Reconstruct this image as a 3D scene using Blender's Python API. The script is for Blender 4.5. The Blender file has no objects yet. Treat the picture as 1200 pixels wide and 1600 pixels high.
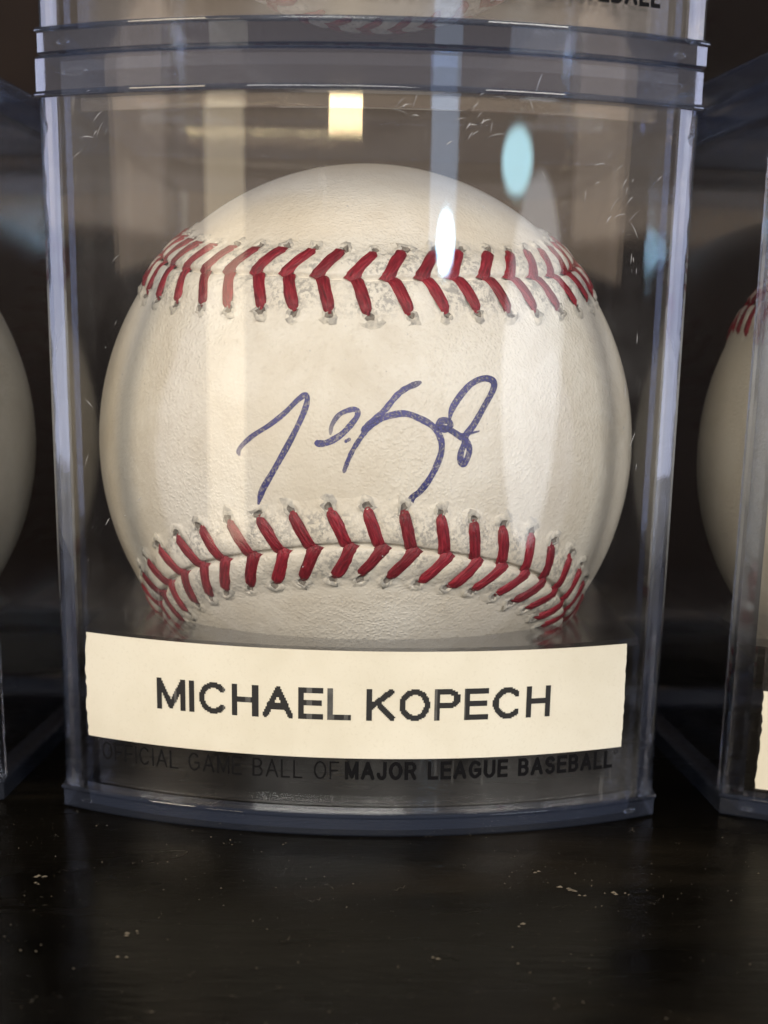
import bpy, math, random
import numpy as np
from mathutils import Matrix, Vector

random.seed(7)
rng = np.random.default_rng(7)
MM = 0.001
sc = bpy.context.scene
C = sc.collection

# ------------------------------------------------------------------ camera
F_PX, PPY = 2505.9, 1261.1            # photograph is 1200 x 1600
PITCH, YAW, ROLL = 0.288, 0.008, 0.019
CAM = Vector((1.646, -202.808, 60.571)) * MM
fwd = Vector((math.sin(YAW) * math.cos(PITCH), math.cos(YAW) * math.cos(PITCH), -math.sin(PITCH)))
rgt = Vector((math.cos(YAW), -math.sin(YAW), 0))
upv = rgt.cross(fwd)
r2 = rgt * math.cos(ROLL) + upv * math.sin(ROLL)
u2 = -rgt * math.sin(ROLL) + upv * math.cos(ROLL)
cd = bpy.data.cameras.new('camera')
cam = bpy.data.objects.new('camera', cd)
C.objects.link(cam)
m = Matrix.Identity(4)
for i in range(3):
    m[i][0], m[i][1], m[i][2], m[i][3] = r2[i], u2[i], -fwd[i], CAM[i]
cam.matrix_world = m
cd.sensor_fit = 'VERTICAL'
cd.sensor_height = 24.0
cd.sensor_width = 18.0
cd.lens = F_PX * 24.0 / 1600.0
cd.shift_y = (PPY - 800.0) / 1600.0
cd.clip_start = 0.01
cd.clip_end = 50
cd.dof.use_dof = True
cd.dof.focus_distance = 0.1915
cd.dof.aperture_fstop = 22.0
sc.camera = cam

# ------------------------------------------------------------------ world, lamps, exposure
w = bpy.data.worlds.new('World')
sc.world = w
w.use_nodes = True
bg = w.node_tree.nodes['Background']
bg.inputs[0].default_value = (0.84, 0.77, 0.74, 1)
bg.inputs[1].default_value = 0.10


def lamp(name, az, el, dist, sx, sy, radiance, col, origin=(0, -0.011, 0.06), shape='RECTANGLE', spread=None):
    """a room lamp, window, lit wall or added fill at azimuth / elevation (degrees) behind the camera"""
    ld = bpy.data.lights.new(name, 'AREA')
    ld.shape = shape
    ld.size, ld.size_y = sx, sy
    area = sx * sy * (math.pi / 4 if shape in ('ELLIPSE', 'DISK') else 1)
    ld.energy = radiance * math.pi * area
    ld.color = col
    o = bpy.data.objects.new(name, ld)
    C.objects.link(o)
    a, e = math.radians(az), math.radians(el)
    org = Vector(origin)
    d = Vector((math.sin(a) * math.cos(e), -math.cos(a) * math.cos(e), math.sin(e)))
    o.location = org + d * dist
    o.rotation_euler = d.to_track_quat('Z', 'Y').to_euler()
    return o


lamp('ceiling_light', -8, 21.5, 1.8, 1.2, 0.50, 10.4, (1.0, 0.96, 0.885))
lamp('ball_fill_right', 36, 24, 1.7, 0.5, 0.5, 17.0, (1.0, 0.92, 0.82))  # added fill for the left-hand ball and the signed ball's right side
lamp('ball_fill_left', -48, 25, 1.7, 0.5, 0.5, 15.0, (1.0, 0.82, 0.58))  # fill added to brighten the right-hand ball, no known source there
lamp('warm_lamp', -5.4, 6.9, 2.2, 0.28, 0.048, 22, (1.0, 0.77, 0.42), origin=(-0.0025, -0.0115, 0.0815))
lamp('window_gap', 17.0, 2.9, 2.2, 0.155, 0.085, 34, (0.45, 0.76, 1.0), origin=(0.009, -0.011, 0.0703), shape='ELLIPSE')
lamp('window_curtain', 16.2, 8.8, 2.3, 0.24, 0.52, 2.6, (0.50, 0.70, 1.0), origin=(0.0086, -0.011, 0.085))
lamp('teal_lamp', 32.6, 5.5, 2.2, 0.27, 0.090, 10.0, (0.50, 0.88, 1.0), origin=(0.017, -0.0095, 0.0793), shape='ELLIPSE')
lamp('lit_doorway', -32.2, 0.0, 2.4, 0.38, 0.66, 2.4, (1.0, 0.84, 0.58), origin=(-0.0164, -0.0096, 0.062))
lamp('pale_window', 38, -1.0, 2.4, 0.60, 0.56, 2.2, (0.90, 0.94, 1.0), origin=(0.019, -0.009, 0.058), shape='ELLIPSE')
lamp('lit_far_wall', 0, 10.0, 3.0, 10.0, 0.70, 1.1, (1.0, 0.75, 0.54))
lamp('lit_side_wall_left', -74, 10, 2.9, 3.0, 0.66, 0.75, (1.0, 0.82, 0.68))
lamp('lit_side_wall_right', 74, 10, 2.9, 3.0, 0.66, 0.75, (1.0, 0.82, 0.68))
lamp('post_fill_left', -79, 0, 1.8, 0.17, 1.3, 11.0, (0.64, 0.70, 1.0))  # added cool strip, unseen, mirrored in the left corner post to lighten it
lamp('post_fill_right', 78.5, 0, 1.8, 0.17, 1.3, 11.0, (0.64, 0.70, 1.0))  # its added counterpart, lightens the right corner post by reflection

sc.view_settings.view_transform = 'Standard'
sc.view_settings.look = 'None'
sc.view_settings.gamma = 1
sc.view_settings.exposure = 0.0
cy = sc.cycles
cy.use_denoising = True
cy.use_adaptive_sampling = True
cy.adaptive_threshold = 0.02
cy.max_bounces = 8
cy.transparent_max_bounces = 40
cy.transmission_bounces = 7
cy.glossy_bounces = 3
cy.diffuse_bounces = 2
cy.caustics_reflective = False
cy.caustics_refractive = False
cy.sample_clamp_indirect = 6


# ------------------------------------------------------------------ materials
def newmat(name):
    mt = bpy.data.materials.new(name)
    mt.use_nodes = True
    nt = mt.node_tree
    nt.nodes.clear()
    out = nt.nodes.new('ShaderNodeOutputMaterial')
    return mt, nt, out


def N(nt, t, **kw):
    n = nt.nodes.new(t)
    for k, v in kw.items():
        if k.startswith('i_'):
            n.inputs[k[2:].replace('_', ' ')].default_value = v
        else:
            setattr(n, k, v)
    return n


def noise(nt, co, scale, detail=4, rough=0.6, dist=0.0):
    n = N(nt, 'ShaderNodeTexNoise')
    n.inputs['Scale'].default_value = scale
    n.inputs['Detail'].default_value = detail
    n.inputs['Roughness'].default_value = rough
    n.inputs['Distortion'].default_value = dist
    nt.links.new(co, n.inputs['Vector'])
    return n


def ramp(nt, fac, stops):
    r = N(nt, 'ShaderNodeValToRGB')
    while len(r.color_ramp.elements) < len(stops):
        r.color_ramp.elements.new(0.5)
    for e, (p, c) in zip(r.color_ramp.elements, stops):
        e.position = p
        e.color = c if len(c) == 4 else (*c, 1)
    nt.links.new(fac, r.inputs[0])
    return r


def mixc(nt, fac, a, b, mode='MIX'):
    x = N(nt, 'ShaderNodeMix', data_type='RGBA', blend_type=mode)
    for s, v in ((0, fac), (6, a), (7, b)):
        if hasattr(v, 'links'):
            nt.links.new(v, x.inputs[s])
        else:
            x.inputs[s].default_value = v if s == 0 or len(v) == 4 else (*v, 1)
    return x.outputs[2]


def math_node(nt, op, a, b=None):
    x = N(nt, 'ShaderNodeMath', operation=op)
    for s, v in ((0, a), (1, b)):
        if v is None:
            continue
        if hasattr(v, 'links'):
            nt.links.new(v, x.inputs[s])
        else:
            x.inputs[s].default_value = v
    return x.outputs[0]


def clear_mat(name, tint, smudge=0.02, detail=True, rough=0.03):
    """thin acrylic sheet: light goes straight through, the surface mirrors by Fresnel"""
    mt, nt, out = newmat(name)
    L = nt.links
    geo = N(nt, 'ShaderNodeNewGeometry')
    ior = math_node(nt, 'ADD', math_node(nt, 'MULTIPLY', geo.outputs['Backfacing'], 1 / 1.49 - 1.49), 1.49)
    fr = N(nt, 'ShaderNodeFresnel')
    L.new(ior, fr.inputs['IOR'])
    tr = N(nt, 'ShaderNodeBsdfTransparent')
    tr.inputs[0].default_value = (*tint, 1)
    gl = N(nt, 'ShaderNodeBsdfGlossy')
    gl.inputs['Color'].default_value = (0.95, 0.95, 0.95, 1)
    gl.inputs['Roughness'].default_value = rough
    if not detail:
        mx = N(nt, 'ShaderNodeMixShader')
        L.new(fr.outputs[0], mx.inputs[0])
        L.new(tr.outputs[0], mx.inputs[1])
        L.new(gl.outputs[0], mx.inputs[2])
        L.new(mx.outputs[0], out.inputs[0])
        return mt
    tc = N(nt, 'ShaderNodeTexCoord')
    # very slight waviness of the moulding
    wv = noise(nt, tc.outputs['Object'], 34, 1)
    bp = N(nt, 'ShaderNodeBump')
    bp.inputs['Strength'].default_value = 0.06
    bp.inputs['Distance'].default_value = 0.0006
    L.new(wv.outputs['Fac'], bp.inputs['Height'])
    L.new(bp.outputs[0], gl.inputs['Normal'])
    mx = N(nt, 'ShaderNodeMixShader')
    L.new(fr.outputs[0], mx.inputs[0])
    L.new(tr.outputs[0], mx.inputs[1])
    L.new(gl.outputs[0], mx.inputs[2])
    # finger smudges, fine scratches and dust
    df = N(nt, 'ShaderNodeBsdfDiffuse')
    df.inputs[0].default_value = (0.8, 0.8, 0.8, 1)
    mp = N(nt, 'ShaderNodeMapping')
    mp.inputs['Rotation'].default_value = (0.3, 0.5, 0.2)
    mp.inputs['Scale'].default_value = (1, 1, 0.12)
    L.new(tc.outputs['Object'], mp.inputs[0])
    s1 = noise(nt, mp.outputs[0], 900, 2)
    s2 = noise(nt, tc.outputs['Object'], 45, 3)
    a = ramp(nt, s1.outputs['Fac'], [(0.66, (0, 0, 0)), (0.72, (1, 1, 1))])
    b = ramp(nt, s2.outputs['Fac'], [(0.5, (0, 0, 0)), (0.72, (1, 1, 1))])
    k = math_node(nt, 'MULTIPLY', a.outputs[0], b.outputs[0])
    k = math_node(nt, 'MULTIPLY', k, 0.10)
    k = math_node(nt, 'ADD', k, math_node(nt, 'MULTIPLY', b.outputs[0], smudge))
    m2 = N(nt, 'ShaderNodeMixShader')
    L.new(k, m2.inputs[0])
    L.new(mx.outputs[0], m2.inputs[1])
    L.new(df.outputs[0], m2.inputs[2])
    L.new(m2.outputs[0], out.inputs[0])
    return mt


def hazed_mat(name, tint, haze, col, rough=0.03):
    mt = clear_mat(name, tint, detail=False, rough=rough)
    nt = mt.node_tree
    out = [n for n in nt.nodes if n.type == 'OUTPUT_MATERIAL'][0]
    mx = [n for n in nt.nodes if n.type == 'MIX_SHADER'][0]
    df = N(nt, 'ShaderNodeBsdfDiffuse')
    df.inputs[0].default_value = (*col, 1)
    m2 = N(nt, 'ShaderNodeMixShader')
    m2.inputs[0].default_value = haze
    nt.links.new(mx.outputs[0], m2.inputs[1])
    nt.links.new(df.outputs[0], m2.inputs[2])
    nt.links.new(m2.outputs[0], out.inputs[0])
    return mt


def thick_mat(name='thick_acrylic', through=0.38):
    mt, nt, out = newmat(name)
    p = N(nt, 'ShaderNodeBsdfPrincipled')
    p.inputs['Base Color'].default_value = (0.80, 0.86, 1.0, 1)
    p.inputs['Transmission Weight'].default_value = 1
    p.inputs['IOR'].default_value = 1.49
    p.inputs['Roughness'].default_value = 0.02
    tc = N(nt, 'ShaderNodeTexCoord')
    wv = noise(nt, tc.outputs['Object'], 120, 2)
    bp = N(nt, 'ShaderNodeBump')
    bp.inputs['Strength'].default_value = 0.06
    bp.inputs['Distance'].default_value = 0.0006
    nt.links.new(wv.outputs['Fac'], bp.inputs['Height'])
    nt.links.new(bp.outputs[0], p.inputs['Normal'])
    t = N(nt, 'ShaderNodeBsdfTransparent')
    t.inputs[0].default_value = (0.80, 0.85, 0.95, 1)
    mx = N(nt, 'ShaderNodeMixShader')
    mx.inputs[0].default_value = through
    nt.links.new(p.outputs[0], mx.inputs[1])
    nt.links.new(t.outputs[0], mx.inputs[2])
    nt.links.new(mx.outputs[0], out.inputs[0])
    return mt


def leather_mat(name, seam):
    mt, nt, out = newmat(name)
    L = nt.links
    tc = N(nt, 'ShaderNodeTexCoord')
    co = tc.outputs['Object']
    p = N(nt, 'ShaderNodeBsdfPrincipled')
    n1 = noise(nt, co, 38, 4, 0.55)
    base = ramp(nt, n1.outputs['Fac'], [(0.3, (0.63, 0.575, 0.475)), (0.5, (0.72, 0.685, 0.61)), (0.72, (0.77, 0.745, 0.685))])
    # rubbed mud: brownish-grey mottling with broad soft patches
    n2 = noise(nt, co, 90, 6, 0.7, 0.4)
    mud = ramp(nt, n2.outputs['Fac'], [(0.44, (0, 0, 0)), (0.74, (0.6,) * 3)])
    col = mixc(nt, mud.outputs[0], base.outputs[0], (0.52, 0.46, 0.37))
    n3 = noise(nt, co, 1500, 3, 0.6)
    fl = ramp(nt, n3.outputs['Fac'], [(0.56, (0, 0, 0)), (0.74, (0.30,) * 3)])
    col = mixc(nt, fl.outputs[0], col, (0.46, 0.41, 0.34))
    if seam:
        at = N(nt, 'ShaderNodeAttribute', attribute_name='dirt')
        d1 = noise(nt, co, 1700, 3, 0.7)
        d2 = noise(nt, co, 170, 3, 0.6)
        a = ramp(nt, d1.outputs['Fac'], [(0.46, (0, 0, 0)), (0.58, (1, 1, 1))])
        b = ramp(nt, d2.outputs['Fac'], [(0.40, (0, 0, 0)), (0.56, (1, 1, 1))])
        k = math_node(nt, 'MULTIPLY', math_node(nt, 'MULTIPLY', a.outputs[0], b.outputs[0]), at.outputs['Fac'])
        col = mixc(nt, math_node(nt, 'MULTIPLY', k, 0.62), col, (0.19, 0.19, 0.19))
    L.new(col, p.inputs['Base Color'])
    p.inputs['Roughness'].default_value = 0.48
    p.inputs['Specular IOR Level'].default_value = 0.42
    # pebble grain of the hide
    v = N(nt, 'ShaderNodeTexVoronoi', feature='SMOOTH_F1')
    v.inputs['Smoothness'].default_value = 0.6
    v.inputs['Scale'].default_value = 2300
    wob = noise(nt, co, 600, 2)
    vm = N(nt, 'ShaderNodeVectorMath', operation='MULTIPLY_ADD')
    vm.inputs[1].default_value = (0.0011,) * 3
    L.new(wob.outputs['Color'], vm.inputs[0])
    L.new(co, vm.inputs[2])
    L.new(vm.outputs[0], v.inputs['Vector'])
    vr = ramp(nt, v.outputs['Distance'], [(0.05, (1,) * 3), (0.6, (0,) * 3)])
    pk = noise(nt, co, 800, 5, 0.7)
    wr = noise(nt, co, 130, 3)
    area = noise(nt, co, 60, 2)
    ar = ramp(nt, area.outputs['Fac'], [(0.36, (0.35,) * 3), (0.64, (1.0,) * 3)])
    h = math_node(nt, 'ADD', math_node(nt, 'MULTIPLY', math_node(nt, 'MULTIPLY', vr.outputs[0], ar.outputs[0]), 0.55),
                  math_node(nt, 'MULTIPLY', pk.outputs['Fac'], 0.8))
    h = math_node(nt, 'ADD', h, math_node(nt, 'MULTIPLY', wr.outputs['Fac'], 0.8))
    bp = N(nt, 'ShaderNodeBump')
    bp.inputs['Strength'].default_value = 0.75
    bp.inputs['Distance'].default_value = 0.00016
    L.new(h, bp.inputs['Height'])
    L.new(bp.outputs[0], p.inputs['Normal'])
    L.new(p.outputs[0], out.inputs[0])
    return mt


def thread_mat():
    mt, nt, out = newmat('red_thread')
    L = nt.links
    tc = N(nt, 'ShaderNodeTexCoord')
    oi = N(nt, 'ShaderNodeObjectInfo')
    p = N(nt, 'ShaderNodeBsdfPrincipled')
    mp = N(nt, 'ShaderNodeMapping')
    mp.inputs['Scale'].default_value = (0.16, 1, 1)
    mp.inputs['Rotation'].default_value = (0, 0, 0.12)
    L.new(tc.outputs['Object'], mp.inputs[0])
    L.new(oi.outputs['Random'], mp.inputs['Location'])
    nz = noise(nt, mp.outputs[0], 3600, 3, 0.6)
    c = ramp(nt, nz.outputs['Fac'], [(0.30, (0.09, 0.003, 0.008)), (0.52, (0.215, 0.006, 0.018)), (0.78, (0.36, 0.028, 0.045))])
    hs = N(nt, 'ShaderNodeHueSaturation')
    L.new(c.outputs[0], hs.inputs['Color'])
    L.new(math_node(nt, 'ADD', math_node(nt, 'MULTIPLY', oi.outputs['Random'], 0.4), 0.8), hs.inputs['Value'])
    L.new(hs.outputs[0], p.inputs['Base Color'])
    p.inputs['Roughness'].default_value = 0.5
    bp = N(nt, 'ShaderNodeBump')
    bp.inputs['Strength'].default_value = 1.0
    bp.inputs['Distance'].default_value = 0.00022
    L.new(nz.outputs['Fac'], bp.inputs['Height'])
    L.new(bp.outputs[0], p.inputs['Normal'])
    L.new(p.outputs[0], out.inputs[0])
    return mt


def plain_mat(name, col, rough=0.6, nscale=None, col2=None, spec=0.4):
    mt, nt, out = newmat(name)
    p = N(nt, 'ShaderNodeBsdfPrincipled')
    p.inputs['Roughness'].default_value = rough
    p.inputs['Specular IOR Level'].default_value = spec
    tc = N(nt, 'ShaderNodeTexCoord')
    nz = noise(nt, tc.outputs['Object'], nscale or 300, 4, 0.6)
    c = ramp(nt, nz.outputs['Fac'], [(0.35, col), (0.7, col2 or tuple(x * 0.9 for x in col))])
    nt.links.new(c.outputs[0], p.inputs['Base Color'])
    nt.links.new(p.outputs[0], out.inputs[0])
    return mt


def paper_mat():
    mt, nt, out = newmat('label_paper')
    L = nt.links
    tc = N(nt, 'ShaderNodeTexCoord')
    co = tc.outputs['Object']
    p = N(nt, 'ShaderNodeBsdfPrincipled')
    n1 = noise(nt, co, 48, 4, 0.6)
    c = ramp(nt, n1.outputs['Fac'], [(0.3, (0.60, 0.565, 0.46)), (0.55, (0.68, 0.65, 0.55)), (0.75, (0.70, 0.68, 0.59))])
    n2 = noise(nt, co, 2600, 3, 0.7)
    fb = ramp(nt, n2.outputs['Fac'], [(0.55, (0,) * 3), (0.75, (0.35,) * 3)])
    L.new(mixc(nt, fb.outputs[0], c.outputs[0], (0.50, 0.46, 0.36)), p.inputs['Base Color'])
    p.inputs['Roughness'].default_value = 0.5
    bp = N(nt, 'ShaderNodeBump')
    bp.inputs['Strength'].default_value = 0.4
    bp.inputs['Distance'].default_value = 0.0004
    n3 = noise(nt, co, 75, 2, 0.5)
    L.new(n3.outputs['Fac'], bp.inputs['Height'])
    L.new(bp.outputs[0], p.inputs['Normal'])
    L.new(p.outputs[0], out.inputs[0])
    return mt


def ink_mat():
    """blue ball-point ink: it skips the pits of the grain, so leather shows through"""
    mt, nt, out = newmat('blue_ink')
    L = nt.links
    tc = N(nt, 'ShaderNodeTexCoord')
    p = N(nt, 'ShaderNodeBsdfPrincipled')
    nz = noise(nt, tc.outputs['Object'], 3600, 3, 0.75)
    n2 = noise(nt, tc.outputs['Object'], 260, 2)
    c = ramp(nt, n2.outputs['Fac'], [(0.35, (0.026, 0.030, 0.150)), (0.7, (0.060, 0.056, 0.23))])
    L.new(c.outputs[0], p.inputs['Base Color'])
    p.inputs['Roughness'].default_value = 0.45
    t = N(nt, 'ShaderNodeBsdfTransparent')
    f = ramp(nt, nz.outputs['Fac'], [(0.44, (0,) * 3), (0.62, (0.62,) * 3)])
    at = N(nt, 'ShaderNodeAttribute', attribute_name='fade')
    k = math_node(nt, 'MAXIMUM', f.outputs[0], math_node(nt, 'MULTIPLY', at.outputs['Fac'], 0.85))
    mx = N(nt, 'ShaderNodeMixShader')
    L.new(k, mx.inputs[0])
    L.new(p.outputs[0], mx.inputs[1])
    L.new(t.outputs[0], mx.inputs[2])
    L.new(mx.outputs[0], out.inputs[0])
    return mt


def table_mat():
    mt, nt, out = newmat('black_lacquer')
    L = nt.links
    tc = N(nt, 'ShaderNodeTexCoord')
    co = tc.outputs['Object']
    p = N(nt, 'ShaderNodeBsdfPrincipled')
    mp = N(nt, 'ShaderNodeMapping')
    mp.inputs['Scale'].default_value = (0.35, 1, 1)
    L.new(co, mp.inputs[0])
    n1 = noise(nt, mp.outputs[0], 28, 5, 0.6, 0.5)
    c = ramp(nt, n1.outputs['Fac'], [(0.35, (0.0015, 0.0013, 0.001)), (0.55, (0.004, 0.0034, 0.0025)), (0.75, (0.020, 0.016, 0.011))])
    # hairline scratches and dusty film
    v = noise(nt, co, 1200, 2, 0.5)
    n4 = noise(nt, co, 70, 3)
    sp = math_node(nt, 'MULTIPLY', ramp(nt, v.outputs['Fac'], [(0.70, (0,) * 3), (0.76, (1,) * 3)]).outputs[0],
                   ramp(nt, n4.outputs['Fac'], [(0.45, (0,) * 3), (0.7, (0.8,) * 3)]).outputs[0])
    col = mixc(nt, sp, c.outputs[0], (0.10, 0.088, 0.07))
    L.new(col, p.inputs['Base Color'])
    rr = ramp(nt, n1.outputs['Fac'], [(0.3, (0.20,) * 3), (0.7, (0.38,) * 3)])
    L.new(rr.outputs[0], p.inputs['Roughness'])
    p.inputs['IOR'].default_value = 1.075
    bp = N(nt, 'ShaderNodeBump')
    bp.inputs['Strength'].default_value = 0.3
    bp.inputs['Distance'].default_value = 0.0006
    n5 = noise(nt, mp.outputs[0], 150, 5)
    L.new(n5.outputs['Fac'], bp.inputs['Height'])
    L.new(bp.outputs[0], p.inputs['Normal'])
    L.new(p.outputs[0], out.inputs[0])
    return mt


M = dict(
    clear=clear_mat('clear_acrylic', (0.985, 0.988, 0.992)),
    sheet=clear_mat('clear_acrylic_sheet', (0.985, 0.988, 0.992), detail=False),
    thick=thick_mat(),
    rim=hazed_mat('rim_acrylic', (0.83, 0.885, 0.985), 0.024, (0.46, 0.56, 0.86)),
    side=clear_mat('side_acrylic', (0.985, 0.988, 0.992), detail=False, rough=0.13),
    leather=leather_mat('leather', False),
    seam=leather_mat('leather_seam', True),
    thread=thread_mat(),
    pucker=plain_mat('torn_leather', (0.64, 0.60, 0.52), 0.7, 1400, (0.30, 0.29, 0.27)),
    hole=plain_mat('needle_hole', (0.26, 0.235, 0.205), 0.9, 1500, (0.09, 0.08, 0.075), spec=0.03),
    smoky=hazed_mat('moulded_pedestal', (0.93, 0.935, 0.95), 0.008, (0.5, 0.5, 0.53), rough=0.16),
    ink=ink_mat(),
    paper=paper_mat(),
    print_=plain_mat('thermal_print', (0.012, 0.012, 0.013), 0.6),
    faded=plain_mat('faded_print', (0.10, 0.10, 0.095), 0.6, 700, (0.045, 0.045, 0.045)),
    black=plain_mat('black_print', (0.004, 0.004, 0.005), 0.6, spec=0.08),
    scratch=plain_mat('scratched_acrylic', (0.42, 0.42, 0.43), 0.5, 900, (0.15, 0.15, 0.16)),
    table=table_mat(),
    wall=plain_mat('dark_backdrop', (0.022, 0.016, 0.014), 0.9, 14, (0.010, 0.008, 0.008), spec=0.1),
    dust=plain_mat('dust_and_lint', (0.15, 0.125, 0.09), 0.8, 500, (0.07, 0.06, 0.045)),
)


# ------------------------------------------------------------------ mesh helpers (millimetres in, metres out)
def mesh(name, verts, faces, mat, smooth=False, attr=None, sharp=False):
    me = bpy.data.meshes.new(name)
    v = np.asarray(verts, dtype=float) * MM
    me.from_pydata(v.tolist(), [], [list(f) for f in faces])
    me.materials.append(mat)
    if smooth:
        me.polygons.foreach_set('use_smooth', np.ones(len(me.polygons), bool))
    if attr:
        a = me.attributes.new(attr[0], 'FLOAT', 'POINT')
        a.data.foreach_set('value', np.asarray(attr[1], dtype=np.float32))
    me.update()
    if sharp:
        me.polygons.foreach_set('use_smooth', np.ones(len(me.polygons), bool))
        me.set_sharp_from_angle(angle=math.radians(9))
    return me


def grid_faces(nu, nv, wrap=False):
    f = []
    for i in range(nu if wrap else nu - 1):
        j = (i + 1) % nu
        for k in range(nv - 1):
            f.append((i * nv + k, j * nv + k, j * nv + k + 1, i * nv + k + 1))
    return f


def link(name, me, parent=None, mat=None):
    o = bpy.data.objects.new(name, me)
    C.objects.link(o)
    if parent:
        o.parent = parent
    if mat is not None:
        o.matrix_basis = mat
    return o


def empty(name, loc_mm, rz=0, label=None, cat=None, group=None):
    o = bpy.data.objects.new(name, None)
    C.objects.link(o)
    o.empty_display_size = 0.01
    o.location = Vector(loc_mm) * MM
    o.rotation_euler = (0, 0, rz)
    o['label'] = label
    o['category'] = cat
    if group:
        o['group'] = group
    return o


# ------------------------------------------------------------------ setting
def build_setting():
    S, FR = 700, -112
    o = link('table_top', mesh('table_top', [(-S, FR, 0), (S, FR, 0), (S, 190, 0), (-S, 190, 0),
                                              (-S, FR, -18), (S, FR, -18), (S, 190, -18), (-S, 190, -18)],
                               [(0, 1, 2, 3), (7, 6, 5, 4), (0, 4, 5, 1), (1, 5, 6, 2), (2, 6, 7, 3), (3, 7, 4, 0)], M['table']))
    o['kind'] = 'structure'
    y = 150
    o = link('back_wall', mesh('back_wall', [(-S, y, 0.2), (S, y, 0.2), (S, y, 620), (-S, y, 620),
                                              (-S, y + 12, 0.2), (S, y + 12, 0.2), (S, y + 12, 620), (-S, y + 12, 620)],
                               [(0, 1, 2, 3), (5, 4, 7, 6), (3, 2, 6, 7), (0, 3, 7, 4), (1, 5, 6, 2), (0, 4, 5, 1)], M['wall']))
    o['kind'] = 'structure'


build_setting()

# ------------------------------------------------------------------ display case
W, SAG, H, ZL = 77.0, 11.567, 90.5, 86.0
RC = ((W / 2) ** 2 + SAG ** 2) / (2 * SAG)
YC = -SAG + RC
BACK = 65.5


def outline(inset, n=56, r=2.2):
    hw = W / 2 - inset
    rc = RC - inset
    a = math.asin(hw / rc)
    pts = [(rc * math.sin(t), YC - rc * math.cos(t)) for t in np.linspace(-a, a, n + 1)]
    yb = BACK - inset
    rr = max(0.4, r - inset)
    for cx, a0 in ((hw - rr, 0), (-(hw - rr), 90)):
        for t in np.radians(np.linspace(a0, a0 + 90, 6)):
            pts.append((cx + rr * math.cos(t), yb - rr + rr * math.sin(t)))
    return pts


def ring(name, levels_out, levels_in):
    """closed ring: outer profile [(z, inset)] bottom to top, inner profile likewise"""
    prof = levels_out + levels_in[::-1]
    loops = [[(x, y, z) for x, y in outline(i)] for z, i in prof]
    n = len(loops[0])
    k = len(prof)
    v = [loops[b][a] for a in range(n) for b in range(k)]
    f = []
    for a in range(n):
        a2 = (a + 1) % n
        for b in range(k):
            b2 = (b + 1) % k
            f.append((a * k + b, a2 * k + b, a2 * k + b2, a * k + b2))
    return mesh(name, v, f, M['rim'], sharp=True)


def plate(name, z0, z1, inset, hole=None, mat='sheet'):
    o = outline(inset)
    n = len(o)
    if hole is None:
        v = [(x, y, z0) for x, y in o] + [(x, y, z1) for x, y in o]
        f = [tuple(range(n - 1, -1, -1)), tuple(range(n, 2 * n))]
        f += [(i, (i + 1) % n, n + (i + 1) % n, n + i) for i in range(n)]
        return mesh(name, v, f, M[mat], sharp=True)
    hx, hy, hr = hole
    ang = [math.atan2(y - hy, x - hx) for x, y in o]
    hp = [(hx + hr * math.cos(t), hy + hr * math.sin(t)) for t in ang]
    v = [(x, y, z0) for x, y in o] + [(x, y, z1) for x, y in o] + [(x, y, z0 - 1.2) for x, y in hp] + [(x, y, z1) for x, y in hp]
    f = []
    for i in range(n):
        j = (i + 1) % n
        f += [(i, j, n + j, n + i), (n + i, n + j, 3 * n + j, 3 * n + i), (3 * n + i, 3 * n + j, 2 * n + j, 2 * n + i), (2 * n + i, 2 * n + j, j, i)]
    return mesh(name, v, f, M[mat], sharp=True)


def arc_wall(name, z0, z1, i0, i1, xlim, mat='sheet', n=60):
    v = []
    for x in np.linspace(-1, 1, n + 1):
        for inset, z in ((i0, z0), (i1, z0), (i1, z1), (i0, z1)):
            rc = RC - inset
            t = x * math.asin(xlim / RC)
            v.append((rc * math.sin(t), YC - rc * math.cos(t), z))
    f = []
    for a in range(n):
        for b in range(4):
            b2 = (b + 1) % 4
            f.append((a * 4 + b, (a + 1) * 4 + b, (a + 1) * 4 + b2, a * 4 + b2))
    f += [(3, 2, 1, 0), tuple(n * 4 + b for b in range(4))]
    return mesh(name, v, f, M[mat], sharp=True)


def box(name, x0, x1, y0, y1, z0, z1, mat='sheet'):
    v = [(x, y, z) for z in (z0, z1) for x, y in ((x0, y0), (x1, y0), (x1, y1), (x0, y1))]
    f = [(3, 2, 1, 0), (4, 5, 6, 7), (0, 1, 5, 4), (1, 2, 6, 5), (2, 3, 7, 6), (3, 0, 4, 7)]
    return mesh(name, v, f, M[mat], sharp=True)


def post(name, sgn):
    """thick front corner: bevelled, follows the end of the curved face"""
    xi, xo = W / 2 - 2.35, W / 2
    yi = YC - math.sqrt(RC ** 2 - xi ** 2)
    yo = 0.0
    pl = [(xi, yi), (xo - 0.30, yi + 1.38), (xo, yi + 1.75), (xo, 2.6), (xi + 1.13, 2.6), (xi, yi + 1.6)]
    pl = [(sgn * x, y) for x, y in pl]
    if sgn < 0:
        pl = pl[::-1]
    k = len(pl)
    z0, z1 = 3.03, ZL - 0.03
    v = [(x, y, z0) for x, y in pl] + [(x, y, z1) for x, y in pl]
    f = [tuple(range(k - 1, -1, -1)), tuple(range(k, 2 * k))] + [(i, (i + 1) % k, k + (i + 1) % k, k + i) for i in range(k)]
    return mesh(name, v, f, M['thick'])


def on_front(a, z, off):
    t = a / RC
    r = RC + off
    return (r * math.sin(t), YC - r * math.cos(t), z)


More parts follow.
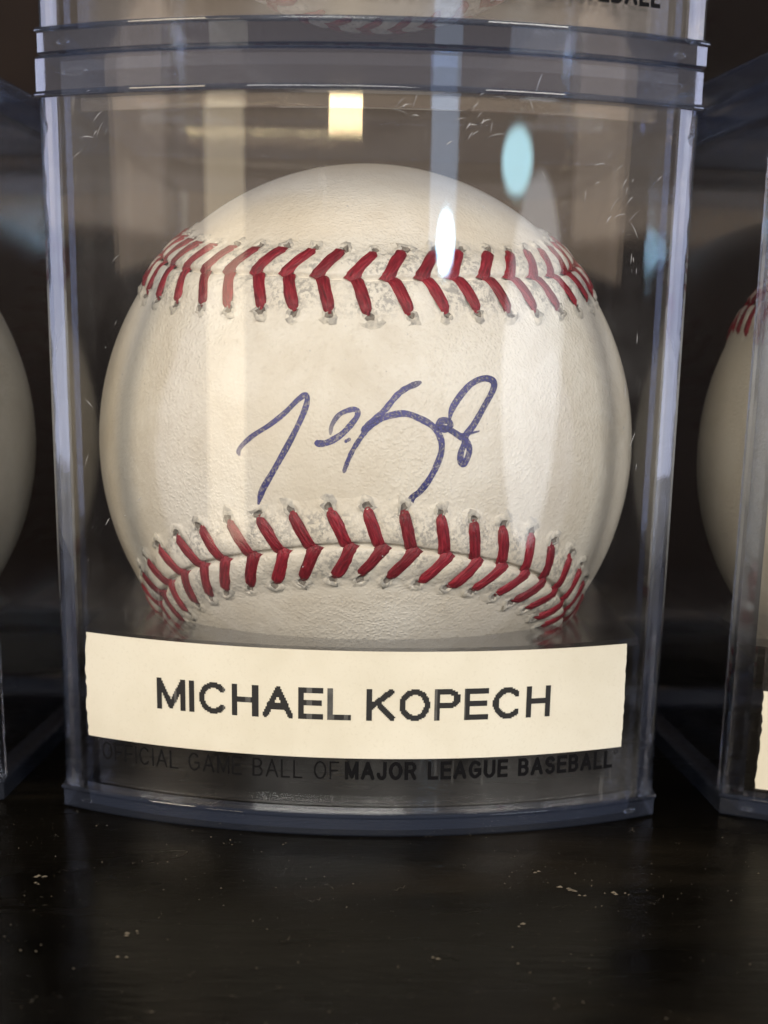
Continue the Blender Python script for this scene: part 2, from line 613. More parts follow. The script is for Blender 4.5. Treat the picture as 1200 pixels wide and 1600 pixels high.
def oval_mark(name, a, z, ra, rz):
    v, f = [], []
    n, k = 24, 6
    for i in range(n):
        t = 2 * math.pi * i / n
        for j in range(k):
            q = 2 * math.pi * j / k
            wdt = 0.17
            v.append(on_front(a + (ra + wdt * math.cos(q)) * math.cos(t), z + (rz + wdt * math.cos(q)) * math.sin(t), 0.02 + 0.12 * math.sin(q)))
    for i in range(n):
        for j in range(k):
            f.append((i * k + j, ((i + 1) % n) * k + j, ((i + 1) % n) * k + (j + 1) % k, i * k + (j + 1) % k))
    return mesh(name, v, f, M['clear'], True)


# -- lettering: strokes rasterised to small flat cells that lie on the curved face
def arc(cx, cy, rx, ry, a0, a1, n=14):
    return [(cx + rx * math.cos(math.radians(t)), cy + ry * math.sin(math.radians(t))) for t in np.linspace(a0, a1, n)]


def glyphs():
    G = {}
    G['I'] = (0.0, [[(0, 0), (0, 1)]])
    G['L'] = (0.52, [[(0, 1), (0, 0), (0.52, 0)]])
    G['E'] = (0.56, [[(0.56, 1), (0, 1), (0, 0), (0.56, 0)], [(0, 0.52), (0.52, 0.52)]])
    G['F'] = (0.54, [[(0.54, 1), (0, 1), (0, 0)], [(0, 0.5), (0.48, 0.5)]])
    G['H'] = (0.62, [[(0, 0), (0, 1)], [(0.62, 0), (0.62, 1)], [(0, 0.52), (0.62, 0.52)]])
    G['M'] = (0.76, [[(0, 0), (0, 1), (0.38, 0.06), (0.76, 1), (0.76, 0)]])
    G['A'] = (0.74, [[(0, 0), (0.37, 1), (0.74, 0)], [(0.13, 0.34), (0.61, 0.34)]])
    G['K'] = (0.64, [[(0, 0), (0, 1)], [(0.62, 1), (0.02, 0.40)], [(0.22, 0.60), (0.66, 0)]])
    G['O'] = (0.74, [arc(0.37, 0.5, 0.37, 0.5, 0, 360, 36)])
    G['C'] = (0.72, [arc(0.37, 0.5, 0.37, 0.5, 42, 318, 30)])
    G['G'] = (0.74, [arc(0.37, 0.5, 0.37, 0.5, 45, 318, 30) + [(0.72, 0.20), (0.72, 0.46), (0.42, 0.46)]])
    G['P'] = (0.58, [[(0, 0), (0, 1), (0.33, 1)] + arc(0.33, 0.73, 0.25, 0.27, 90, -90, 12) + [(0, 0.46)]])
    G['B'] = (0.60, [[(0, 0), (0, 1), (0.32, 1)] + arc(0.32, 0.765, 0.22, 0.235, 90, -90, 12) + [(0, 0.53)],
                     [(0.3, 0.53)] + arc(0.33, 0.265, 0.25, 0.265, 90, -90, 12) + [(0, 0)]])
    G['R'] = (0.64, [[(0, 0), (0, 1), (0.34, 1)] + arc(0.34, 0.74, 0.25, 0.26, 90, -90, 12) + [(0, 0.48)], [(0.34, 0.48), (0.62, 0)]])
    G['J'] = (0.48, [[(0.48, 1), (0.48, 0.26)] + arc(0.24, 0.26, 0.24, 0.26, 0, -180, 12)])
    G['U'] = (0.64, [[(0, 1), (0, 0.32)] + arc(0.32, 0.32, 0.32, 0.32, 180, 360, 14) + [(0.64, 1)]])
    G['S'] = (0.58, [arc(0.29, 0.745, 0.27, 0.255, 28, 270, 16) + arc(0.29, 0.255, 0.29, 0.255, 90, -152, 16)])
    return G


G = glyphs()


def raster_text(text, x0, x1, z0, capz, thick, cell, xs=1.0, gap=0.26, word=0.42, jag=False):
    """cells covered by text squeezed into x0..x1; returns list of (col, row0, row1) runs per column"""
    segs = []
    pen = 0.0
    tk = thick / capz
    for ch in text:
        if ch == ' ':
            pen += word
            continue
        wd, lines = G[ch]
        for ln in lines:
            for (ax, ay), (bx, by) in zip(ln[:-1], ln[1:]):
                segs.append((pen + ax * xs, ay, pen + bx * xs, by))
        pen += wd * xs + tk + gap * xs
    tot = pen - gap * xs - tk
    kx = (x1 - x0 - thick) / tot
    S = np.array([(x0 + thick / 2 + a * kx, z0 + thick / 2 + b * (capz - thick), x0 + thick / 2 + c * kx, z0 + thick / 2 + d * (capz - thick)) for a, b, c, d in segs])
    nx = int((x1 - x0) / cell) + 1
    nz = int(round(capz / cell))
    runs = []
    zz = z0 + (np.arange(nz) + 0.5) * (capz / nz)
    for i in range(nx):
        x = x0 + (i + 0.5) * cell
        near = S[(np.minimum(S[:, 0], S[:, 2]) < x + thick) & (np.maximum(S[:, 0], S[:, 2]) > x - thick)]
        if not len(near):
            continue
        ax, az, bx, bz = near.T
        dx, dz = bx - ax, bz - az
        l2 = dx * dx + dz * dz + 1e-9
        t = ((x - ax)[None] * dx + (zz[:, None] - az[None]) * dz) / l2
        t = np.clip(t, 0, 1)
        ex = np.abs(x - (ax + t * dx))
        ez = np.abs(zz[:, None] - (az + t * dz))
        # square-ended strokes for straight stems, round for curves
        straight = (np.abs(dx) < 1e-6) | (np.abs(dz) < 1e-6)
        dist = np.where(straight, np.maximum(ex, ez), np.hypot(ex, ez))
        on = (dist <= thick / 2).any(1)
        j = 0
        while j < nz:
            if on[j]:
                k = j
                while k + 1 < nz and on[k + 1]:
                    k += 1
                runs.append((x - cell / 2, x + cell / 2, z0 + j * capz / nz, z0 + (k + 1) * capz / nz))
                j = k + 1
            else:
                j += 1
    return runs


def runs_mesh(name, runs, off, mat):
    v, f = [], []
    for a0, a1, za, zb in runs:
        i = len(v)
        v += [on_front(a0, za, off), on_front(a1, za, off), on_front(a1, zb, off), on_front(a0, zb, off)]
        f.append((i, i + 1, i + 2, i + 3))
    return mesh(name, v, f, mat)


CASE = {}


def bead(zc, r):
    """rounded lip that runs round a rim"""
    return [(zc + r * math.sin(a), -0.28 - 0.28 * math.cos(a)) for a in np.radians(np.linspace(-80, 80, 9))]



def case_meshes():
    D = CASE
    D['base_rim'] = ring('base_rim', [(0.0, 0.05), (0.12, -0.17), (0.32, -0.28), (2.34, -0.28)] + bead(2.68, 0.30), [(0.0, 2.9), (3.0, 2.6)])
    D['pedestal_wall'] = arc_wall('pedestal_wall', 3.1, 22.3, 2.9, 3.8, 35.6, mat='smoky')
    hr = math.sqrt(36.75 ** 2 - (45.155 - 23.4) ** 2) + 0.15
    D['pedestal_top'] = plate('pedestal_top', 22.4, 23.4, 2.9, hole=(0, 26.683, hr), mat='smoky')
    D['front_panel'] = arc_wall('front_panel', 3.03, ZL - 0.03, 0.0, 1.2, W / 2 - 2.37, mat='clear')
    D['side_panel_a'] = box('side_panel', -W / 2, -W / 2 + 1.2, 2.62, 64.25, 3.03, ZL - 0.03, mat='side')
    D['side_panel_b'] = box('side_panel', W / 2 - 1.2, W / 2, 2.62, 64.25, 3.03, ZL - 0.03, mat='side')
    D['back_panel'] = box('back_panel', -W / 2, W / 2, 64.28, 65.5, 3.03, ZL - 0.03)
    D['post_a'] = post('corner_post', -1)
    D['post_b'] = post('corner_post', 1)
    D['lid_rim'] = ring('lid_rim', bead(ZL + 0.30, 0.28) + [(ZL + 0.64, -0.28), (H - 0.40, -0.28), (H - 0.18, -0.17), (H - 0.03, 0.08)], [(ZL, 2.4), (H - 0.03, 2.4)])
    D['lid_plate'] = plate('lid_plate', H - 1.6, H - 0.4, 2.45)
    D['lid_lip'] = arc_wall('lid_lip', ZL - 1.6, ZL - 0.05, 1.3, 2.1, 34.0)
    D['mark_a'] = oval_mark('moulding_mark', -35.3, 88.5, 1.75, 0.32)
    D['mark_b'] = oval_mark('moulding_mark', 36.2, 88.4, 1.75, 0.32)
    D['mark_c'] = oval_mark('moulding_mark', -37.2, 1.25, 0.85, 0.2)
    D['mark_d'] = oval_mark('moulding_mark', 37.0, 1.15, 0.85, 0.2)
    r1 = raster_text('OFFICIAL GAME BALL OF', -34.4, -2.45, 7.35, 2.32, 0.235, 0.055, xs=0.86, gap=0.20, word=0.50)
    r2_ = raster_text('MAJOR LEAGUE BASEBALL', -1.75, 33.75, 7.40, 2.32, 0.46, 0.055, xs=0.78, gap=0.17, word=0.52)
    # tiny registered mark
    rr = raster_text('O', 33.95, 34.5, 9.15, 0.55, 0.09, 0.045)
    D['text_lower'] = runs_mesh('printed_slogan', r1 + r2_ + rr, 0.03, M['black'])


case_meshes()


def paper_label(x0, x1, z0, z1, torn_seed, zl=0.0, zr=0.0):
    rg = np.random.default_rng(torn_seed)
    nu, nv = 70, 24
    jl = np.cumsum(rg.normal(0, 0.06, nv)); jl -= np.linspace(jl[0], jl[-1], nv); jl += rg.normal(0, 0.05, nv)
    jr = np.cumsum(rg.normal(0, 0.03, nv)); jr -= np.linspace(jr[0], jr[-1], nv); jr += rg.normal(0, 0.03, nv)
    v = []
    for side in (0.12, 0.012):
        for i in range(nu):
            a = i / (nu - 1)
            for j in range(nv):
                b = j / (nv - 1)
                x = x0 + (x1 - x0) * a + jl[j] * (1 - a) ** 12 + jr[j] * a ** 12 + (0.22 * (1 - b)) * (1 - a) ** 6 * -0.3
                z = z0 + (z1 - z0) * b + zl * (1 - a) + zr * a
                bul = 0.02 * math.sin(a * 19 + 1) * math.sin(b * 3.1)
                v.append(on_front(x, z, side + (bul if side > 0.1 else 0)))
    n = nu * nv
    f = grid_faces(nu, nv)
    f += [tuple(q + n for q in g[::-1]) for g in grid_faces(nu, nv)]
    for i in range(nu - 1):
        f += [(i * nv, n + i * nv, n + (i + 1) * nv, (i + 1) * nv), (i * nv + nv - 1, (i + 1) * nv + nv - 1, n + (i + 1) * nv + nv - 1, n + i * nv + nv - 1)]
    for j in range(nv - 1):
        f += [(j, j + 1, n + j + 1, n + j), ((nu - 1) * nv + j, n + (nu - 1) * nv + j, n + (nu - 1) * nv + j + 1, (nu - 1) * nv + j + 1)]
    me = mesh('name_label', v, f, M['paper'], False)
    return me


def build_case(loc, rz, label, slogan_dz=0.0, group='clear ball cases'):
    t = empty('display_case', loc, rz, label, 'display case', group)
    D = CASE
    b = link('base_rim', D['base_rim'], t)
    link('moulding_mark', D['mark_c'], b)
    link('moulding_mark', D['mark_d'], b)
    p = link('pedestal', D['pedestal_top'], t)
    link('pedestal_wall', D['pedestal_wall'], p)
    f = link('front_panel', D['front_panel'], t)
    s = link('printed_slogan', D['text_lower'], f)
    s.location.z = slogan_dz * MM
    link('side_panel', D['side_panel_a'], t)
    link('side_panel', D['side_panel_b'], t)
    link('back_panel', D['back_panel'], t)
    link('corner_post', D['post_a'], t)
    link('corner_post', D['post_b'], t)
    l = link('lid', D['lid_rim'], t)
    link('lid_plate', D['lid_plate'], l)
    link('lid_lip', D['lid_lip'], l)
    link('moulding_mark', D['mark_a'], l)
    link('moulding_mark', D['mark_b'], l)
    return t


main_case = build_case((0, 0, 0), 0, 'clear acrylic display case with a printed name label across its curved front')
upper_case = build_case((0.3, 0.2, H), 0.004, 'clear case stacked directly on top of the case with the name label', -1.7)
left_case = build_case((-85.85, 4.0, 0), math.radians(-3), 'clear case at the left edge, holding a plain white ball')
right_case = build_case((86.4, 3.7, 0), math.radians(4), 'lower clear case at the right edge with a sliver of cream label')
right_upper_case = build_case((86.6, 5.5, H), math.radians(6.5), 'clear case at the top right corner, stacked on the right-hand case')

lab = link('name_label', paper_label(-36.35, 34.9, 10.05, 23.45, 3, zl=0.15), main_case)
lab['label'] = 'cream paper label with a name in black capitals'
name_runs = raster_text('MICHAEL KOPECH', -25.9, 24.1, 14.95, 3.95, 0.72, 0.17, xs=0.95, gap=0.12, word=0.30)
bands = [(-23.6, -23.2), (-17.0, -16.2), (-14.2, -13.5), (-6.6, -5.9), (-4.2, -3.2), (-1.9, -1.5), (8.9, 9.4), (12.4, 13.1), (20.3, 20.9)]
isf = lambda r: any(a <= 0.5 * (r[0] + r[1]) <= b for a, b in bands)
link('printed_name', runs_mesh('printed_name', [r for r in name_runs if not isf(r)], 0.165, M['print_']), lab)
link('faded_print', runs_mesh('faded_print', [r for r in name_runs if isf(r)], 0.165, M['faded']), lab)


def build_scratches():
    rg = np.random.default_rng(8)
    v, f = [], []

    def scr(a, z, ln, ang, wd):
        i = len(v)
        n = 5
        for k in range(n):
            t = k / (n - 1)
            w_ = wd * (0.25 + math.sin(math.pi * t))
            x = a + ln * t * math.cos(ang)
            y = z + ln * t * math.sin(ang) + 0.08 * ln * math.sin(math.pi * t)
            v.append(on_front(x - w_ * math.sin(ang) / 2, y + w_ * math.cos(ang) / 2, 0.012))
            v.append(on_front(x + w_ * math.sin(ang) / 2, y - w_ * math.cos(ang) / 2, 0.012))
        for k in range(n - 1):
            f.append((i + 2 * k, i + 2 * k + 1, i + 2 * k + 3, i + 2 * k + 2))

    for ca, cz, n, sa, sz, ang in ((11.5, 83, 16, 1.6, 1.8, 0.7), (29, 77, 14, 2.6, 2.4, 0.9), (3.2, 84.2, 6, 0.8, 0.5, 0.4), (32.5, 69, 4, 0.4, 2, 1.5),
                                   (-33, 83.5, 8, 1.2, 1.6, 0.6), (33, 56, 6, 0.8, 9, 1.5), (19, 80, 5, 0.8, 4, 1.6), (-28, 50, 6, 5, 14, 1.3)):
        for _ in range(n):
            scr(ca + rg.normal(0, sa), cz + rg.normal(0, sz), rg.uniform(0.3, 2.0), ang + rg.normal(0, 0.35), rg.uniform(0.03, 0.09))
    for _ in range(35):
        scr(rg.uniform(-36, 36), rg.uniform(26, 85), rg.uniform(0.08, 0.22), rg.uniform(0, 3), rg.uniform(0.06, 0.12))
    fp = [c for c in main_case.children if c.name.startswith('front_panel')][0]
    o = link('scratches', mesh('scratches', v, f, M['scratch']), fp)
    o['kind'] = 'stuff'


build_scratches()
link('name_label', paper_label(-36.4, 35.0, 4.2, 17.2, 5), right_case)

# ------------------------------------------------------------------ baseballs
R = 36.75
BY, BZ = 26.683, 45.155
SEAM_A = 0.43
ORI = np.array([[-0.0005633, -0.9999951, 0.0030738], [0.1802584, -0.0031250, -0.9836143], [0.9836191, 0.0, 0.1802592]])
NT = 8000
_t = np.linspace(0, 4 * np.pi, NT + 1)
_la = (np.pi / 2 - SEAM_A) * np.cos(_t)
_lo = _t / 2 + SEAM_A * np.sin(2 * _t)
SX = np.stack([np.cos(_la) * np.cos(_lo), np.cos(_la) * np.sin(_lo), np.sin(_la)], -1) @ ORI.T
SL = np.r_[0, np.cumsum(np.linalg.norm(np.diff(SX, axis=0), axis=1))] * R
LEN = SL[-1]


def seam_frame(u):
    u = np.mod(u, LEN)
    P = np.stack([np.interp(u, SL, SX[:, i]) for i in range(3)], -1)
    a = np.mod(u + 0.15, LEN)
    b = np.mod(u - 0.15, LEN)
    Q = np.stack([np.interp(a, SL, SX[:, i]) for i in range(3)], -1) - np.stack([np.interp(b, SL, SX[:, i]) for i in range(3)], -1)
    P /= np.linalg.norm(P, axis=-1, keepdims=True)
    Q -= P * (Q * P).sum(-1, keepdims=True)
    Q /= np.linalg.norm(Q, axis=-1, keepdims=True)
    return P, Q, np.cross(P, Q)


def seam_point(u, v, h):
    P, T, Nn = seam_frame(np.asarray(u, float))
    a = np.asarray(v, float)[..., None] / R
    d = P * np.cos(a) + Nn * np.sin(a)
    return d * (R + np.asarray(h, float)[..., None])


# stitch positions: 100 chevrons
ST = np.r_[1.3 + np.arange(47) * (191.5 / 47), 192.8 + np.arange(53) * ((LEN + 1.3 - 192.8) / 53)]
ST = ST + rng.normal(0, 0.10, 100)
INNER = (-1.55, 4.5)      # hole offset (u, v) from the inner leg's foot
OUTER_FOOT, OUTER = 0.75, (-2.15, -4.2)


def height(u, v):
    """relief of the raised seam over the sphere (mm)"""
    av = np.abs(v)
    ridge = 0.62 * np.exp(-(av / 3.6) ** 4) + 0.10 * np.exp(-(av / 5.2) ** 6)
    h = ridge - 0.85 * np.exp(-(v / 0.24) ** 2) - 0.22 * np.exp(-(v / 0.75) ** 2)
    # distance along u to the nearest stitch at this v
    k = np.clip(v / INNER[1], 0, 1.1)
    off_i = INNER[0] * k
    ko = np.clip(v / OUTER[1], 0, 1.1)
    off_o = OUTER_FOOT + (OUTER[0] - OUTER_FOOT) * ko
    off = np.where(v >= 0, off_i, off_o)
    s = np.sort(np.mod(ST, LEN))
    s3 = np.r_[s[-3:] - LEN, s, s[:3] + LEN]
    w_ = np.mod(u - off, LEN)
    i = np.searchsorted(s3, w_)
    i = np.clip(i, 1, len(s3) - 1)
    d = np.minimum(np.abs(w_ - s3[i - 1]), np.abs(s3[i] - w_))
    ends = np.where(v >= 0, INNER[1], -OUTER[1])
    inside = 1 / (1 + np.exp((av - ends) / 0.22))
    h += inside * (-0.34 * np.exp(-(d / 0.72) ** 2) + 0.12 * np.clip(d / 2.0, 0, 1))
    # needle holes
    rr = np.hypot(d, (av - ends - 0.25))
    h += -0.55 * np.exp(-(rr / 0.42) ** 2) + 0.16 * np.exp(-((rr - 0.85) / 0.35) ** 2)
    fade = np.clip((6.6 - av) / 1.6, 0, 1)
    fade = fade * fade * (3 - 2 * fade)
    wr = 0.035 * np.sin(u * 2.3 + 1.7 * np.sin(v * 1.3)) * np.sin(v * 1.9 + np.sin(u * 0.7))
    return (h + wr * np.exp(-(av / 5) ** 4)) * fade - 0.05 * (1 - fade)


def strip_mesh(du, nv):
    nu = int(LEN / du)
    uu = np.arange(nu) * LEN / nu
    vv = np.linspace(-6.7, 6.7, nv)
    U, V = np.meshgrid(uu, vv, indexing='ij')
    P = seam_point(U, V, height(U, V))
    av = np.abs(V)
    dirt = np.clip((av - 0.25) / 0.6, 0, 1) * np.clip((5.2 - av) / 1.6, 0, 1)
    a = np.arange(nu * nv).reshape(nu, nv)
    b = np.roll(a, -1, axis=0)
    F = np.stack([a[:, :-1], b[:, :-1], b[:, 1:], a[:, 1:]], -1).reshape(-1, 4)
    return mesh('raised_seam', P.reshape(-1, 3), F.tolist(), M['seam'], True, ('dirt', dirt.reshape(-1)))


def sphere_mesh(n):
    v, f = [], []
    lin = np.tan(np.linspace(-np.pi / 4, np.pi / 4, n + 1))
    A, B = np.meshgrid(lin, lin, indexing='ij')
    one = np.ones_like(A)
    base = 0
    for ax, sg in ((0, 1), (0, -1), (1, 1), (1, -1), (2, 1), (2, -1)):
        c = [None] * 3
        c[ax] = one * sg
        c[(ax + 1) % 3] = A
        c[(ax + 2) % 3] = B * sg
        P = np.stack(c, -1).reshape(-1, 3)
        P = P / np.linalg.norm(P, axis=1, keepdims=True) * R
        v.append(P)
        i = np.arange((n + 1) ** 2).reshape(n + 1, n + 1) + base
        f.append(np.stack([i[:-1, :-1], i[1:, :-1], i[1:, 1:], i[:-1, 1:]], -1).reshape(-1, 4))
        base += (n + 1) ** 2
    V = np.concatenate(v)
    # weld the cube edges
    key = np.round(V, 4)
    _, idx, inv = np.unique(key, axis=0, return_index=True, return_inverse=True)
    F = inv.reshape(-1)[np.concatenate(f)]
    return mesh('leather_cover', V[idx], F.tolist(), M['leather'], True)


def leg_mesh(length, w0, w1, bow, seed, inner):
    """one thread leg lying along +x from the seam groove to its needle hole"""
    rg = np.random.default_rng(seed)
    ns, nc = 9, 6
    v = []
    for i in range(ns):
        s = i / (ns - 1)
        x = -0.35 + (length + 0.35) * s
        wd = (w0 + (w1 - w0) * s) * (0.98 + 0.16 * math.sin(math.pi * min(1, s * 0.9 + 0.08))) * (1 + rg.normal(0, 0.03))
        if s > 0.86:
            wd *= 1 - 0.35 * (s - 0.86) / 0.14
        cy_ = bow * math.sin(math.pi * s) + rg.normal(0, 0.02)
        zc = 0.02 + 0.44 * math.sin(math.pi * min(1.0, 0.18 + s * 0.72)) - 0.085 * s * s
        if s > 0.9:
            zc -= 0.45 * (s - 0.9) / 0.1
        if s < 0.12:
            zc -= 0.30 * (0.12 - s) / 0.12
        th = 0.30
        for j in range(nc):
            q = math.pi * j / (nc - 1)
            v.append((x, cy_ + 0.5 * wd * math.cos(q), zc - 0.12 + th * math.sin(q) ** 0.8))
    return mesh('stitch', v, grid_faces(ns, nc), M['thread'], True)


def pucker_mesh(seed):
    rg = np.random.default_rng(seed)
    n = 10
    v = []
    for r_, z in ((1.25, -0.03), (0.90, 0.24), (0.55, 0.20), (0.26, 0.04)):
        for i in range(n):
            t = 2 * math.pi * i / n
            k = 1 + rg.normal(0, 0.20)
            v.append((r_ * k * math.cos(t), r_ * k * 0.9 * math.sin(t), z * (1 + rg.normal(0, 0.55))))
    f = []
    for b in range(3):
        for i in range(n):
            j = (i + 1) % n
            f.append((b * n + i, b * n + j, (b + 1) * n + j, (b + 1) * n + i))
    f.append(tuple(3 * n + i for i in range(n)))
    me = mesh('stitch_hole', v, f, M['pucker'], True)
    me.materials.append(M['hole'])
    for q in range(2 * n, 3 * n + 1):
        me.polygons[q].material_index = 1
    return me


LEG_I = [leg_mesh(math.hypot(*INNER), 1.56, 1.30, b, 10 + i, True) for i, b in enumerate((0.10, -0.06, 0.02, 0.14))]
LEG_O = [leg_mesh(math.hypot(OUTER[0] - OUTER_FOOT, OUTER[1]), 1.68, 1.30, b, 20 + i, False) for i, b in enumerate((-0.16, -0.05, 0.06, -0.22))]
PUCK = [pucker_mesh(30 + i) for i in range(6)]
COVER = sphere_mesh(80)
STRIP_HI = strip_mesh(0.19, 76)
STRIP_LO = strip_mesh(0.55, 30)


def local_frame(origin, xdir, up):
    up = Vector(up).normalized()
    x = Vector(xdir)
    x = (x - up * x.dot(up)).normalized()
    y = up.cross(x)
    mm = Matrix.Identity(4)
    for i in range(3):
        mm[i][0], mm[i][1], mm[i][2], mm[i][3] = x[i], y[i], up[i], origin[i] * MM
    return mm


def build_ball(case, rot, label, hi=False):
    cl = case.location / MM
    rz = case.rotation_euler.z
    base = (cl.x - BY * math.sin(rz), cl.y + BY * math.cos(rz), cl.z + BZ - R)
    t = empty('baseball', base, 0, label, 'baseball', 'baseballs in the cases')
    B = Matrix.Translation((0, 0, R * MM)) @ rot
    link('leather_cover', COVER, t, B)
    link('raised_seam', STRIP_HI if hi else STRIP_LO, t, B)
    pr = random.Random(5)
    for u in ST:
        for foot, hole, meshes in (((0.0, 0.15), (INNER[0], INNER[1]), LEG_I), ((OUTER_FOOT, -0.1), (OUTER[0], OUTER[1]), LEG_O)):
            a = seam_point(np.array([u + foot[0]]), np.array([foot[1]]), np.array([0.22]))[0]
            b = seam_point(np.array([u + hole[0]]), np.array([hole[1]]), np.array([0.22]))[0]
            jit = Matrix.Rotation(pr.gauss(0, 0.035), 4, 'Z')
            o = link('stitch', pr.choice(meshes), t, B @ local_frame(a, b - a, a + (b - a) * 0.35) @ jit)
            if hi:
                k = 1.06
                c = seam_point(np.array([u + hole[0] * k]), np.array([hole[1] * k]), np.array([0.02]))[0]
                sgz = pr.uniform(0.85, 1.25)
                link('stitch_hole', pr.choice(PUCK), t, B @ local_frame(c, b - a, c) @ Matrix.Rotation(pr.uniform(0, 6.28), 4, 'Z') @ Matrix.Diagonal((sgz, pr.uniform(0.8, 1.2), 1, 1)))
    return t


I4 = Matrix.Identity(4)
main_ball = build_ball(main_case, I4, 'baseball signed in blue ink inside the case with the name label', True)
build_ball(upper_case, Matrix.Rotation(2.2, 4, 'X') @ Matrix.Rotation(0.4, 4, 'Z'), 'ball in the upper case, only its underside showing at the top')
build_ball(left_case, Matrix.Rotation(-0.35, 4, 'Z'), 'plain white side of a ball inside the left-hand case')
build_ball(right_case, Matrix.Rotation(0.25, 4, 'Z') @ Matrix.Rotation(-0.20, 4, 'Y'), 'ball with a row of red stitches inside the lower right-hand case')
build_ball(right_upper_case, Matrix.Rotation(0.35, 4, 'Z') @ Matrix.Rotation(0.25, 4, 'X'), 'ball with red stitches in the case at the top right corner')

# -- signature: pen strokes given as (x, z) on the face of the ball, laid onto the leather
SIG = [
    [(-14.88, 0.91), (-14.97, 1.51), (-14.4, 2.28), (-13.14, 3.37), (-11.28, 4.56), (-9.45, 5.99), (-7.94, 7.49), (-6.95, 8.15), (-6.72, 7.52), (-7.16, 6.06), (-8.2, 3.84), (-9.42, 1.59), (-10.81, -0.84), (-12.07, -3.02), (-12.63, -4.79)],
    [(-3.96, 3.67), (-3.76, 4.84), (-2.93, 6.02), (-1.59, 6.62), (-0.84, 6.55), (-0.83, 5.91), (-1.56, 4.89), (-2.75, 3.7), (-4.25, 2.84), (-5.31, 2.7), (-5.61, 3.04)],
    [(-2.29, 2.92), (-1.54, 3.34)],
    [(6.67, 9.87), (4.97, 9.18), (3.78, 8.3), (2.31, 6.55), (0.83, 5.22), (-0.26, 4.18)],
    [(2.02, 5.76), (0.84, 4.87), (-0.05, 3.9), (-1.22, 2.12), (-1.96, 0.48), (-2.34, -0.65)],
    [(-0.35, 4.21), (1.13, 5.17), (2.62, 5.91), (4.72, 6.29), (6.54, 5.73), (8.08, 4.87), (9.02, 3.55), (9.21, 2.08), (8.65, 0.3), (7.78, -1.34), (6.74, -2.69), (5.84, -3.45), (5.42, -4.67)],
    [(8.38, 4.72), (8.98, 5.45), (9.89, 5.46), (10.21, 4.96), (9.61, 4.52), (8.69, 4.78), (9.91, 4.58), (11.16, 3.85), (12.11, 3.2), (12.57, 2.07), (12.03, 0.58), (11.56, 0.8), (11.53, 1.78), (11.96, 2.96), (12.09, 3.85), (12.99, 5.02), (14.18, 7.07), (15.3, 9.12), (15.22, 10.06), (14.12, 10.34), (12.57, 9.69), (11.21, 8.23), (10.32, 6.77), (10.05, 5.46)],
    [(11.32, 3.85), (12.55, 4.05), (13.78, 4.34)],
]
# stroke widths and fading at start / end
SIGW = [(0.42, 0.62, 0.5, 0.1), (0.40, 0.66, 0.75, 0.0), (0.3, 0.3, 0.5, 0.5), (0.55, 0.60, 0.5, 0.0), (0.55, 0.40, 0.0, 0.6), (0.6, 0.62, 0.0, 0.3), (0.60, 0.62, 0.0, 0.0), (0.34, 0.14, 0.1, 0.6)]


def catmull(pts, n=7):
    p = [np.array(q, float) for q in pts]
    p = [2 * p[0] - p[1]] + p + [2 * p[-1] - p[-2]]
    out = []
    for i in range(1, len(p) - 2):
        for k in range(n):
            t = k / n
            a, b, c, d = p[i - 1], p[i], p[i + 1], p[i + 2]
            out.append(0.5 * ((2 * b) + (c - a) * t + (2 * a - 5 * b + 4 * c - d) * t * t + (3 * b - a - 3 * c + d) * t ** 3))
    out.append(p[-2])
    return np.array(out)


def build_signature():
    root = None
    for k, (pts, (w0, w1, f0, f1)) in enumerate(zip(SIG, SIGW)):
        c = catmull(pts)
        d = np.gradient(c, axis=0)
        d /= np.linalg.norm(d, axis=1, keepdims=True) + 1e-9
        nrm = np.stack([-d[:, 1], d[:, 0]], -1)
        n = len(c)
        s = np.linspace(0, 1, n)
        wd = 1.25 * (w0 + (w1 - w0) * s) * (1 + 0.07 * np.sin(s * 43 + k)) * np.clip(np.minimum(s, 1 - s) * 14 + 0.35, 0, 1)
        fade = f0 * np.clip(1 - s * 3, 0, 1) + f1 * np.clip(1 - (1 - s) * 3, 0, 1)
        v, at = [], []
        for i in range(n):
            for j in (-0.5, -0.17, 0.17, 0.5):
                q = c[i] + nrm[i] * wd[i] * j
                r_ = R + 0.035 + 0.004 * k
                y = -math.sqrt(r_ * r_ - q[0] ** 2 - q[1] ** 2)
                v.append((q[0], y, q[1]))
                at.append(fade[i])
        me = mesh('ink_stroke', v, grid_faces(n, 4), M['ink'], True, ('fade', at))
        if root is None:
            root = link('signature', me, main_ball, Matrix.Translation((0, 0, R * MM)))
            root['label'] = 'blue ink signature across the sweet spot'
        else:
            link('ink_stroke', me, root)


build_signature()


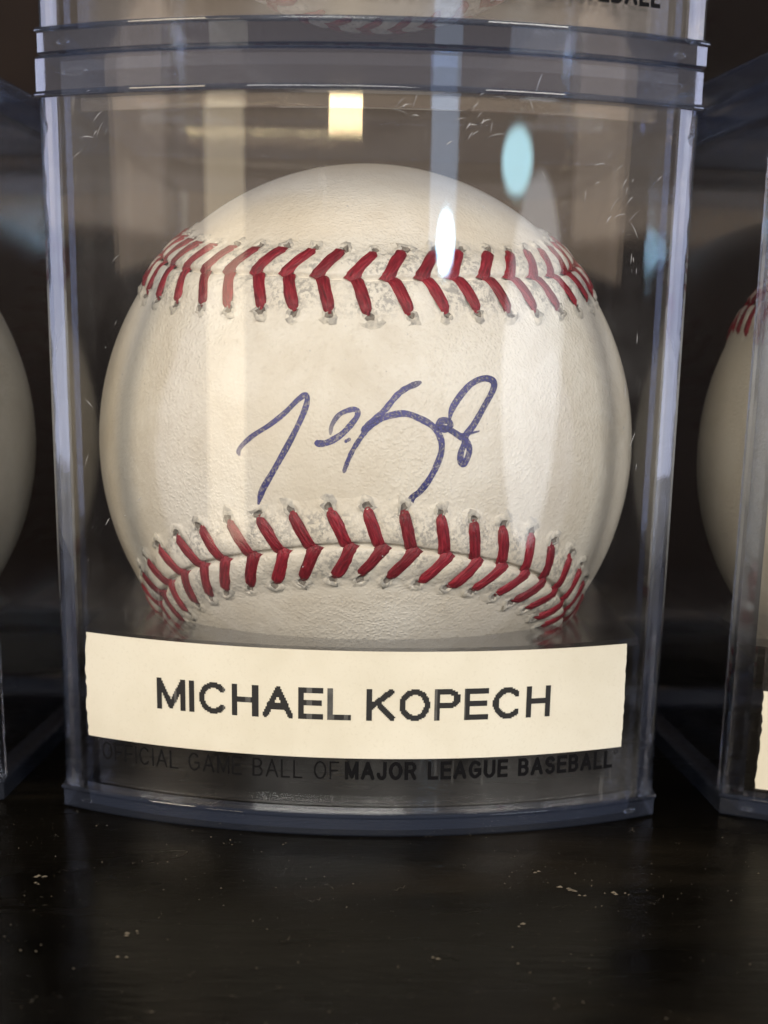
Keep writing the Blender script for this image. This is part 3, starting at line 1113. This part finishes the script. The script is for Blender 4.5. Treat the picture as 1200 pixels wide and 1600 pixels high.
# ------------------------------------------------------------------ dust and lint on the table
def build_dust():
    rg = np.random.default_rng(21)
    v, f = [], []

    def fleck(x, y, s):
        n = rg.integers(5, 8)
        i = len(v)
        rot = rg.uniform(0, 6.28)
        el = rg.uniform(0.35, 0.9)
        v.append((x, y, 0.10 + s * 0.3))
        for k in range(n):
            t = rot + 2 * math.pi * k / n
            r_ = s * rg.uniform(0.6, 1.2)
            px, py = r_ * math.cos(t), r_ * math.sin(t) * el
            v.append((x + px, y + py, 0.02 + rg.uniform(0, 0.12) * s))
        for k in range(n):
            f.append((i, i + 1 + k, i + 1 + (k + 1) % n))

    def lint(x, y, ln, wd):
        n = 7
        a = rg.uniform(-0.8, 0.8)
        cv = rg.normal(0, 0.5)
        i = len(v)
        px, py = x, y
        for k in range(n):
            nx, ny = -math.sin(a), math.cos(a)
            z = 0.04 + 0.25 * abs(math.sin(k * 1.1 + x))
            v.append((px + nx * wd / 2, py + ny * wd / 2, z))
            v.append((px - nx * wd / 2, py - ny * wd / 2, z + 0.02))
            px += math.cos(a) * ln / n
            py += math.sin(a) * ln / n
            a += cv / n + rg.normal(0, 0.25)
        for k in range(n - 1):
            f.append((i + 2 * k, i + 2 * k + 1, i + 2 * k + 3, i + 2 * k + 2))

    for _ in range(900):
        fleck(rg.uniform(-70, 75), rg.uniform(-75, -2), 0.02 + 0.11 * rg.random() ** 4)
    for _ in range(60):
        lint(rg.uniform(-65, 70), rg.uniform(-72, -4), rg.uniform(0.8, 3.2), rg.uniform(0.03, 0.06))
    # the larger crumbs seen in front of the case
    for x, y, s in ((24.5, -31, 0.75), (25.3, -32.3, 0.6), (24.0, -29.4, 0.5), (29.5, -31.5, 0.5), (30.6, -31.9, 0.35), (-37, -28.5, 0.5),
                    (-35.9, -29.0, 0.4), (-36.0, -31.4, 0.35), (17.5, -42, 0.4), (-23.4, -46.5, 0.4), (-22.4, -46.3, 0.3), (8.5, -52, 0.5), (-23, -53, 0.35), (21.0, -24.0, 0.4)):
        for q in range(2):
            fleck(x + rg.normal(0, 0.35), y + rg.normal(0, 0.35), s * rg.uniform(0.35, 0.9))
    o = link('dust', mesh('dust', v, f, M['dust']))
    o['kind'] = 'stuff'
    o['label'] = 'pale dust crumbs and lint scattered on the black table'
    o['category'] = 'dust'


build_dust()
